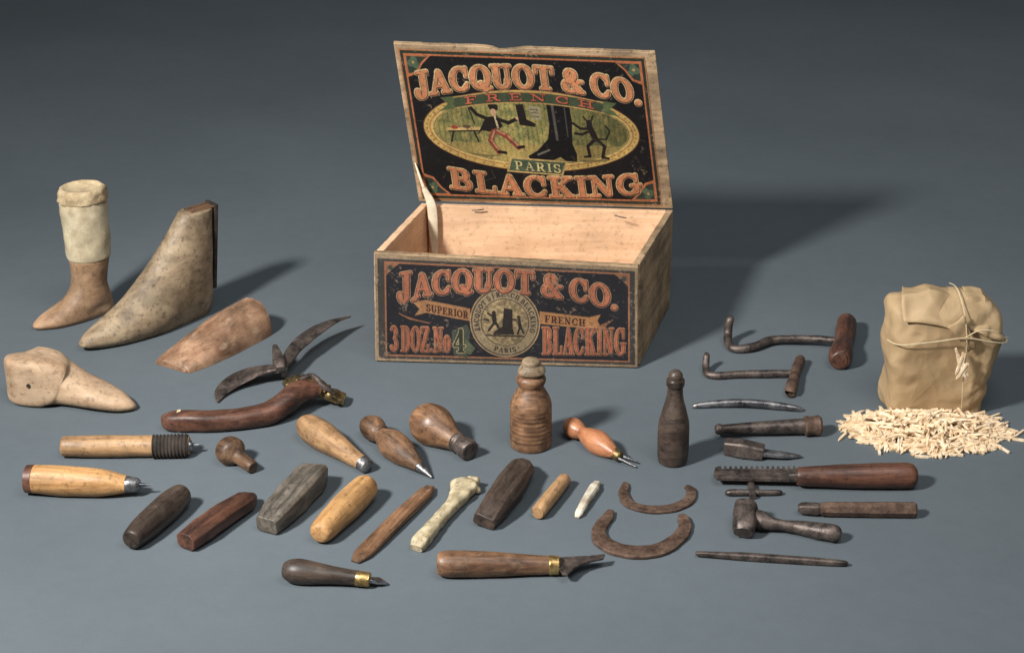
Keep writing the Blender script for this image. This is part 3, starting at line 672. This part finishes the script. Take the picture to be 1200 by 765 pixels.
O1=lathe("handle",(664,496),(722,532),[(0,4),(.04,9),(.14,12),(.26,10),(.33,8),(.45,11.5),(.62,14.5),(.8,12),(.95,7),(1,6)],M['orange'],za=14,zb=10)
O2=lathe("ferrule",(719,530),(728,536),[(0,6.6),(.2,7),(.8,6.2),(1,4)],M['oldbrass'],za=10,zb=8)
O3=lathe("prong",(726,533),(747,541),[(0,2),(1,1.1)],M['greysteel'],za=9,zb=4)
O4=lathe("prong",(725,537),(745,546.5),[(0,2),(1,1.1)],M['greysteel'],za=8,zb=3)
thing("two_pronged_awl","glossy orange wooden awl with two steel prongs","awl",[O1,O2,O3,O4])
Q1=stand("bottle_shaped_tool",788,541,[(0,13),(1.5,16.5),(10,18),(30,18.5),(46,18),(60,14.5),(74,10.5),(86,9),(90,9.2),(91,10.5),(97,10.5),(98,8.5),(103,8),(107,5),(108,2)],M['blackwood'])
single(Q1,"upright dark bottle shaped wooden tool with narrow neck","wooden tool")
R1=loft("hook_bar",SL([(857,374,4,4,2,24),(855,376,5,5,2,22),(853,390,5,5,2,8),(853,400,5,5,2,2),(857,407,5,5,2,0),(866,409,5,5),(884,406,5,5,2,1),(898,400,5,5,2,2),(912,397.5,4.8,4.8,2,3),(950,397,4.5,4.5,2,5),(980,399,4.2,4.2,2,7)]),M['iron'],n=16,amp=.07)
R2=loft("cross_handle",SL([(992,375,8,8,2,3),(992,378,11,11,2,0),(991,390,12,12),(988,402,11,11),(986,413,13.5,13.5),(984,421,13,13),(984,423,9,9,2,4)]),M['darkred'],n=24,amp=.04)
thing("boot_hook","large bent iron boot hook with dark wooden cross handle","boot hook",[R1,R2])
R3=loft("hook_bar",SL([(829,415,3.4,3.4,2,16),(828,418,4.2,4.2,2,12),(827,431,4.4,4.4,2,2),(829,438,4.4,4.4,2,0),(836,440,4.4,4.4),(846,440,4.4,4.4),(870,438.5,4.6,4.6),(900,438,4.8,4.8),(929,438,4.4,4.4)]),M['iron'],n=16,amp=.08)
R4=loft("cross_handle",SL([(937,421,4,4,2,2),(937,423,6.5,6.5),(932,438,6,6),(927,455,7,7),(926,460,6,6),(925,461,3,3)]),M['rust'],n=18,amp=.06)
thing("boot_hook","smaller rusty iron boot hook with iron cross handle","boot hook",[R3,R4])
Q=loft("curved_rod",SL([(811,477,1.5),(818,475,3.5),(845,472.5,4.4,4.4,2,1),(875,472,4.8,4.8,2,2),(905,474.5,4.8,4.8,2,1),(930,478,4),(940,480,2.5)]),M['greysteel'],n=14,amp=.05)
single(Q,"slim slightly arched grey steel rod","metal rod")
T1=lathe("shaft",(838,503),(944,499),[(0,4),(.02,6),(.06,6.5),(.1,5.5),(.5,7.5),(1,9.5)],M['iron'],za=11,zb=11)
T2=lathe("collar",(942,499),(962,498),[(0,9),(.1,12),(.5,11),(.85,12.5),(1,10)],M['rust'],za=12,zb=12,curve=False)
thing("iron_punch","dark iron punch with flared rusty collar","punch",[T1,T2])
U1=loft("clamp_block",SL([(850,523,8,9),(872,526,9,10),(895,530,8,8)]),M['iron'],box=.25,sub=3,curve=False,amp=.06)
U2=loft("blade",SL([(893,530,7,3,4,5),(920,533,6,2.4,4,3),(938,534.5,2.5,1.5,4,1)]),M['greysteel'],n=14,amp=.04,curve=False)
U3=lathe("screw",(868,517),(872,521),[(0,4),(1,4)],M['greysteel'],za=19,zb=15,n=12,curve=False)
thing("small_clamp","small blackened iron clamp block with short tongue","clamp",[U1,U2,U3])
V1=lathe("handle",(934,558),(1075,557),[(0,7),(.01,10.5),(.15,12),(.45,14.5),(.75,15.5),(.93,15),(.985,11),(1,6)],M['darkred'],za=15,zb=15)
pts=[(937,565),(840,563),(836,558),(838,551)]
x=842
while x<932: pts+=[(x,549.5),(x+3,549.5),(x+3.2,552.5),(x+6,552.5)]; x+=6.2
pts+=[(937,549)]
V2=plate("toothed_blade",pts,.008,.004,M['iron'])
V3=loft("bolt",SL([(925,557,8,6,4,8),(938,557.5,8,7,3,8)]),M['iron'],n=14,amp=.05)
thing("toothed_slicker","dark toothed iron blade with long polished reddish handle","hand tool",[V1,V2,V3])
W1=loft("key_bar",SL([(852,578,2),(856,577,4),(885,577,4),(912,577,3.4),(914,577,2)]),M['iron'],n=12,amp=.06)
W2=loft("key_bit",SL([(880,568,4,4,4),(882,582,4,4,4)]),M['iron'],n=12,amp=.05)
thing("small_iron_key","small dark iron key lying under a toothed blade","key",[W1,W2])
X1=lathe("shaft",(960,596),(1074,597),[(0,5),(.02,8),(.1,8.8),(.6,9.5),(.98,9.5),(1,8)],M['rust'],za=9,zb=9,n=8,curve=False,angle=30)
X2=lathe("tip",(935,595),(962,596),[(0,3.5),(.2,6),(.8,6.5),(1,5)],M['iron'],za=8,zb=9,e=4)
thing("faceted_punch","faceted rusty iron punch with darker tip","punch",[X1,X2])
Y1=loft("head",SL([(875,591,6,6,2,12),(875,593,13,11,2.3,7),(874,597,15,13,2.4,4),(873,606,14,14,2.5,1),(872,617,14,13,2.3,0),(871,624,11,9,2.2,1)]),M['iron'],n=24,amp=.06,freq=90)
Y2=loft("shaft",SL([(882,607,12,11,2,2),(893,610,11,11,2,1),(904,613,8,8,2,3),(918,615,6.5,6.5,2,4),(932,617,7.5,7.5,2,2),(950,620,9.5,9.5),(974,624,10.5,10.5),(978,625,9.5,9.5)]),M['iron'],n=20,amp=.07,freq=90)
Y3=loft("socket_opening",SL([(974,624.3,7.5,7.5,2,3),(979.5,625.2,7,7,2,3)]),M['cord'],n=16,amp=0,curve=False)
thing("iron_peening_tool","heavy dark iron peening tool with chunky head and open socket","hammer",[Y1,Y2,Y3])
Z1=lathe("pointed_rod",(815,648),(994,660),[(0,1.6),(.05,3),(.4,4.6),(.7,4.6),(.95,3.4),(1,1.5)],M['iron'],za=5,zb=4,e=3,amp=.05)
single(Z1,"long thin tapered dark iron rod","metal rod")
def shoe(name,pts,hh,label):
    o=loft(name,SL([(x,y,w,hh,5) for x,y,w in pts]),M['rust'],n=20,sub=8,amp=.06,freq=90)
    for f_ in (.14,.27,.4,.6,.73,.86):
        i=int(f_*(len(pts)-1)); u=f_*(len(pts)-1)-i
        x=pts[i][0]*(1-u)+pts[i+1][0]*u; y=pts[i][1]*(1-u)+pts[i+1][1]*u
        z=2*hh*mpp(x,y); c0=P(x,y,z); 
        h_=loft("nail_hole",[(c0+Vector((0,0,-.0008)),.0012,.0012,2),(c0+Vector((0,0,.00025)),.0011,.0011,2)],M['cord'],n=10,amp=0,curve=False)
        adopt(o,h_)
    return single(o,label,"heel iron")
shoe("heel_iron",[(733,566,3),(732,571,5),(731,579,6),(736,589,7),(750,595,7.5),(770,597,8),(792,594,8),(806,587,7),(810,579,6),(809,573,5),(804,570,3)],2,"small curved rusty heel iron lying open side up")
shoe("heel_iron",[(716,599,4),(712,606,7),(703,618,8),(704,632,10),(722,643,12),(748,647,13),(774,643,12),(795,630,9.5),(803,616,8),(801,608,6.5),(798,604,4)],2.6,"large wide rusty heel iron shaped like a horseshoe")
a=lathe("burnisher",(216,576),(153,633),[(0,4),(.03,11),(.12,15),(.4,17),(.75,16),(.92,13.5),(.99,11.5),(1,7)],M['blackwood'],za=16,zb=14)
single(a,"thick dark rounded wooden burnisher","wooden burnisher")
a=loft("burnishing_block",SL([(292,583,10,7),(286,588,13,11),(262,603,14.5,12.5),(236,621,15,13),(217,635,13.5,11)]),M['darkred'],box=.5,sub=3,curve=False,amp=.03)
single(a,"polished dark red rectangular wooden burnishing block","wooden block")
a=loft("burnishing_block",SL([(368,555,17,13),(362,562,18.5,15.5),(342,584,18.5,16),(323,604,17,14),(312,616,14,11)]),M['grey'],box=.3,sub=3,curve=False,amp=.03)
single(a,"worn grey squared wooden burnishing block","wooden block")
a=lathe("round_stick",(432,567),(373,626),[(0,6),(.03,14),(.15,17),(.5,18),(.85,15.5),(.97,13),(1,9)],M['honey'],za=17,zb=15)
single(a,"stout honey coloured rounded wooden stick","wooden stick")
a=loft("flat_stick",SL([(504,571,6,3),(499,577,9,5),(470,604,10,6),(440,634,11,5),(424,650,10.5,3.6),(416,658,6,1.8)]),M['brown'],box=.5,sub=3,curve=False,amp=.05)
single(a,"flat brown wooden smoothing stick with worn end","wooden stick")
b1=loft("bone_tool",SL([(550,564,9,6),(545,569,15,9,2.8),(540,577,13,8,2.6),(532,590,9,7,2.6),(520,603,8.5,7,2.8),(508,616,9,7,2.8),(497,630,10,7.5,3),(490,638,10,6.5,3.4),(487,642,8,5,3.4)]),M['bone'],n=32,amp=.09,freq=85)
single(b1,"aged pale bone tool with knobbly forked joint end","bone tool")
for (x,y,r,l) in((536,566,6.5,3),(553,564,7,3),(557,572,5,1)):
    kk=loft("bone_knuckle",SL([(x-r*.8,y-1,r*.5,r*.5,2,l),(x-r*.3,y,r,r,2,l*.6),(x+r*.4,y+1,r,r,2,l*.6),(x+r,y+1,r*.4,r*.4,2,l)]),M['bone'],n=16,amp=.2,freq=150)
    adopt(b1,kk)
a=loft("burnishing_block",SL([(614,545,8,8),(610,552,15,14),(598,570,17,16),(582,592,16,15),(567,612,14,9)]),M['blackwood'],box=.4,sub=3,curve=False,amp=.03,roll=.25)
single(a,"dark angular wooden burnishing block with faceted sides","wooden block")
a=lathe("wooden_dowel",(663,560),(630,601),[(0,5),(.04,8),(.5,9),(.96,9),(1,7)],M['tan'],za=9,zb=9,curve=False)
single(a,"short round light brown wooden stick","wooden stick")
a=loft("chalky_stick",SL([(700,566,4,3),(696,572,6,5),(686,588,5.5,5),(678,602,4.5,3.5),(676,606,3,2)]),M['chalk'],box=.5,sub=4,curve=False,amp=.12,freq=120)
single(a,"small whitish jagged piece of bone","bone piece")
a1=lathe("handle",(331,667),(420,677),[(0,5),(.03,10),(.14,14.5),(.3,15),(.6,11.5),(.85,9.5),(1,9)],M['blackwood'],za=15,zb=11)
a2=lathe("ferrule",(417,677),(434,679),[(0,8.6),(.05,9.2),(.95,8.8),(1,7.5)],M['brass'],za=11,zb=10,curve=False)
a3=loft("steel_point",SL([(433,679,4,3,3,6),(443,680,7,1.6,4,5),(453,683,2,1,4,3)]),M['steel'],n=12,amp=.03,curve=False)
thing("awl","dark pear handled awl with brass ferrule and short blade","awl",[a1,a2,a3])
a1=lathe("handle",(512,660),(646,662),[(0,8),(.015,13),(.1,16),(.35,15.5),(.6,14),(.8,12),(1,11)],M['brown'],za=16,zb=12)
a2=lathe("ferrule",(643,662),(656,662),[(0,11),(.1,11.8),(.9,11.2),(1,9)],M['brass'],za=12,zb=12,curve=False)
bl=[(655,655),(668,654),(690,653),(709,651),(707,656),(692,659),(680,663),(672,668),(665,675),(659,674),(655,668)]
a3=plate("blade",bl,.010,.0025,M['iron'])
thing("shoemaker_knife","brown handled shoemaker knife with brass ferrule and dark blade","knife",[a1,a2,a3])
# ---------------------------------------------------------------- parcel
pc=P(1093,474); yaw=math.radians(4)
hx=Vector((math.cos(yaw),math.sin(yaw),0)); hy=Vector((-hx.y,hx.x,0))
prof=[(0,.051,.029),(.004,.056,.033),(.03,.0585,.035),(.06,.061,.0365),(.09,.064,.036),(.115,.066,.035),(.127,.0655,.031),(.134,.061,.025),(.139,.052,.017),(.143,.034,.010),(.145,.012,.004)]
vs=[];fs=[];n=120;arr=np.array(prof);sub=9;cnt=(len(arr)-1)*sub+1
cr=[]
rr_=random.Random(11)
for i in range(46):
    d=Vector((rr_.gauss(0,1),rr_.gauss(0,.6),rr_.gauss(0,1))).normalized()
    cr.append((d,rr_.uniform(-.07,.07)+.07*d.z,rr_.uniform(.006,.022),rr_.uniform(.0010,.0030)*(1 if rr_.random()<.55 else -1)))
def crum(v):
    p=v-pc; s_=0
    for i,(d,o,w_,h_) in enumerate(cr):
        x=abs(p.dot(d)-o)/w_
        if x<1:
            g_=noise.noise(p*22+Vector((i*3.1,i*1.7,0)))
            if g_>-.05: s_+=h_*(1-x)*min(1,(g_+.05)*2.5)
    return s_+noise.noise(p*16)*.003
def parcel_pt(z,hw,hd_,a,off=0):
    ca,sa=math.cos(a),math.sin(a); e=2/5.5
    x=math.copysign(abs(ca)**e,ca)*hw; y=math.copysign(abs(sa)**e,sa)*hd_
    zz=z*(1+.045*math.sin(x*40+.6)-.06*(x/.06))
    v=pc+hx*(x-.004+z*.05)+hy*y+Vector((0,0,zz))
    d=(hx*x/hw+hy*y/hd_); 
    dn=Vector((d.x,d.y,.4 if z>.12 else 0)).normalized()
    return v+dn*(crum(v)+off)
for i in range(cnt):
    q=cat(arr,i/sub)
    for j in range(n):
        v=parcel_pt(q[0],q[1],q[2],2*math.pi*j/n); v.z=max(v.z,.0006); vs.append(v)
for i in range(cnt-1):
    for j in range(n):
        a=i*n+j;b=i*n+(j+1)%n; fs.append((a,b,b+n,a+n))
fs.append(tuple(range(n)));fs.append(tuple(range((cnt-1)*n,cnt*n)))
W0=finish("paper_wrap",vs,fs,M['paper'],yaw,True,24,origin=pc)
def flap(name,grid):
    r=len(grid);c_=len(grid[0]);vs=[];fs=[];K=9
    A=np.array([[tuple(p) for p in row] for row in grid])
    R=(r-1)*K+1;Cc=(c_-1)*K+1
    for i in range(R):
        u=i/K;iu=min(int(u),r-2);fu=u-iu
        for j in range(Cc):
            w=j/K;jw=min(int(w),c_-2);fw=w-jw
            p=Vector((A[iu,jw]*(1-fu)+A[iu+1,jw]*fu)*(1-fw)+Vector((A[iu,jw+1]*(1-fu)+A[iu+1,jw+1]*fu))*fw)
            p+=Vector((noise.noise(p*50),noise.noise(p*50+Vector((5,5,5))),noise.noise(p*50+Vector((9,2,5)))))*.004
            p+=Vector((0,-.5,.8))*crum(p)*.7
            vs.append(p)
    for i in range(R-1):
        for j in range(Cc-1): a=i*Cc+j; fs.append((a,a+1,a+1+Cc,a+Cc))
    o=finish(name,vs,fs,M['paper'],yaw,True,24)
    md=o.modifiers.new("thick",'SOLIDIFY'); md.thickness=.0005
    return o
def q3(x,y,z): return pc+hx*x+hy*y+Vector((0,0,z))
f1=flap("paper_flap",[[q3(-.056,-.036,.126),q3(-.02,-.041,.122),q3(.010,-.041,.112)],[q3(-.055,-.014,.151),q3(-.02,-.012,.153),q3(.010,-.014,.143)],[q3(-.048,.008,.149),q3(-.02,.010,.152),q3(.016,.006,.147)]])
f2=flap("paper_flap",[[q3(.022,-.041,.114),q3(.044,-.042,.104),q3(.066,-.034,.096)],[q3(.020,-.016,.144),q3(.044,-.014,.144),q3(.066,-.010,.118)],[q3(.022,.006,.149),q3(.044,.006,.145),q3(.060,.006,.126)]])
f3=flap("paper_flap",[[q3(-.006,-.044,.118),q3(.010,-.046,.104),q3(.020,-.044,.086)],[q3(.012,-.042,.134),q3(.022,-.047,.116),q3(.028,-.044,.090)]])
def strg(pts,r=.0008): return loft("string",[(p,r,r,2) for p in pts],M['string'],n=8,amp=.1,freq=500,floor=False)
s1=strg([q3(.012,.02,.148),q3(.012,-.01,.153),q3(.014,-.040,.134),q3(.016,-.0485,.108),q3(.018,-.0475,.08),q3(.018,-.0465,.05),q3(.02,-.044,.03),q3(.022,-.041,.004)],.0006)
s2=strg([q3(-.068,-.02,.096),q3(-.058,-.042,.099),q3(-.02,-.0470,.104),q3(.014,-.0500,.109),q3(.045,-.047,.102),q3(.066,-.038,.096),q3(.074,-.018,.094)])
s3=strg([q3(.014,-.0500,.109),q3(.028,-.051,.118),q3(.046,-.048,.116),q3(.06,-.044,.106),q3(.07,-.034,.100)])
thing("paper_parcel","crumpled brown paper parcel tied with string, standing among wooden pegs","parcel",[W0,f1,f2,f3,s1,s2,s3],base=pc)
# pegs
def pegmesh(nm,L,w):
    h=w/2; vs=[(-L/2,-h,-h),(-L/2,h,-h),(-L/2,h,h),(-L/2,-h,h)]
    vs+=[(L*.3,-h,-h),(L*.3,h,-h),(L*.3,h,h),(L*.3,-h,h)]; g_=h*.35; vs+=[(L/2,-g_,-g_),(L/2,g_,-g_),(L/2,g_,g_),(L/2,-g_,g_)]
    fs=[(0,1,2,3),(11,10,9,8)]
    for s_ in(0,4):
        for j in range(4): fs.append((s_+j,s_+4+j,s_+4+(j+1)%4,s_+(j+1)%4))
    me=bpy.data.meshes.new(nm); me.from_pydata(vs,[],fs); me.materials.append(M['peg']); me.update(); return me
pms=[pegmesh("wooden_peg",.022,.0027),pegmesh("wooden_peg",.018,.0026),pegmesh("wooden_peg",.024,.0024)]
pm=P(1086,505)
def pegpos(rmax=1.0):
    a=random.random()*2*math.pi; r=random.random()**.6*rmax
    X=pm.x+math.cos(a)*r*.094; Y=pm.y+math.sin(a)*r*.054
    X+=.012*noise.noise(Vector((a*2,1,1)))
    return X,Y,r
def pile(r): return .016*max(0,1-r*r)
allp=[]
for i in range(900):
    X,Y,r=pegpos(1.0 if i%9 else 1.15)
    rel=Vector((X,Y,0))-pc; inside=abs(rel.dot(hx))<.056 and -.036<rel.dot(hy)<.05
    if inside: Y=pm.y-abs(Y-pm.y)-.006; 
    z=.0015+random.random()*pile(r)
    allp.append((z-(Y)*.02,X,Y,z))
allp.sort(reverse=True)
def tilt(z): return random.uniform(-.28,.28) if z>.004 else random.uniform(-.03,.03)
for (_,X,Y,z) in allp[:290]:
    o=bpy.data.objects.new("wooden_peg",random.choice(pms)); col.objects.link(o)
    tl=tilt(z); o.location=(X,Y,max(z,abs(math.sin(tl))*.012+.0015)); o.rotation_euler=(random.random(),tl,random.random()*6.28)
    o["label"]="pale split wooden shoe peg lying in loose pile"; o["category"]="wooden peg"; o["group"]="loose pile of wooden shoe pegs"
vs=[];fs=[]
for (_,X,Y,z) in allp[290:]:
    me=random.choice(pms); tl=tilt(z)
    Mx=Matrix.Translation((X,Y,max(z,abs(math.sin(tl))*.012+.0015)))@Matrix.Rotation(random.random()*6.28,4,'Z')@Matrix.Rotation(tl,4,'Y')
    o0=len(vs); vs+=[Mx@v_.co for v_ in me.vertices]; fs+=[tuple(i+o0 for i in p_.vertices) for p_ in me.polygons]
pp=finish("wooden_peg_pile",vs,fs,M['peg'],0,False); pp["kind"]="stuff"; pp["label"]="heap of pale split wooden shoe pegs"; pp["category"]="wooden pegs"
for i in range(10):
    o=bpy.data.objects.new("wooden_peg",random.choice(pms)); col.objects.link(o)
    p=q3(.014+random.uniform(-.008,.010),-.0500-random.random()*.002,.074+random.uniform(-.012,.014))
    o.location=p; o.rotation_euler=(0,random.uniform(.9,2.2),random.uniform(-.2,.2))
    o["label"]="pale wooden shoe peg caught under parcel string"; o["category"]="wooden peg"; o["group"]="loose pile of wooden shoe pegs"
# ---------------------------------------------------------------- lights
def area(name,loc,tgt,size,power,colr=(1,1,1),spread=180):
    l=bpy.data.lights.new(name,'AREA'); l.shape='DISK'; l.size=size; l.energy=power; l.color=colr; l.spread=math.radians(spread)
    o=bpy.data.objects.new(name,l); col.objects.link(o); o.location=loc
    o.rotation_euler=(Vector(tgt)-Vector(loc)).to_track_quat('-Z','Y').to_euler(); return o
area("key_light",(-1.15,.85,1.45),(.05,2.1,.05),.26,31,(1,.98,.95),112)
area("fill_light",(.6,.9,2.5),(.05,2.0,0),1.6,30,(.98,.99,1))
w=bpy.data.worlds.new("World"); scene.world=w; w.use_nodes=True
w.node_tree.nodes["Background"].inputs[0].default_value=(.88,.95,1,1); w.node_tree.nodes["Background"].inputs[1].default_value=.11
scene.view_settings.view_transform='Standard'; scene.view_settings.look='None'; scene.view_settings.exposure=0
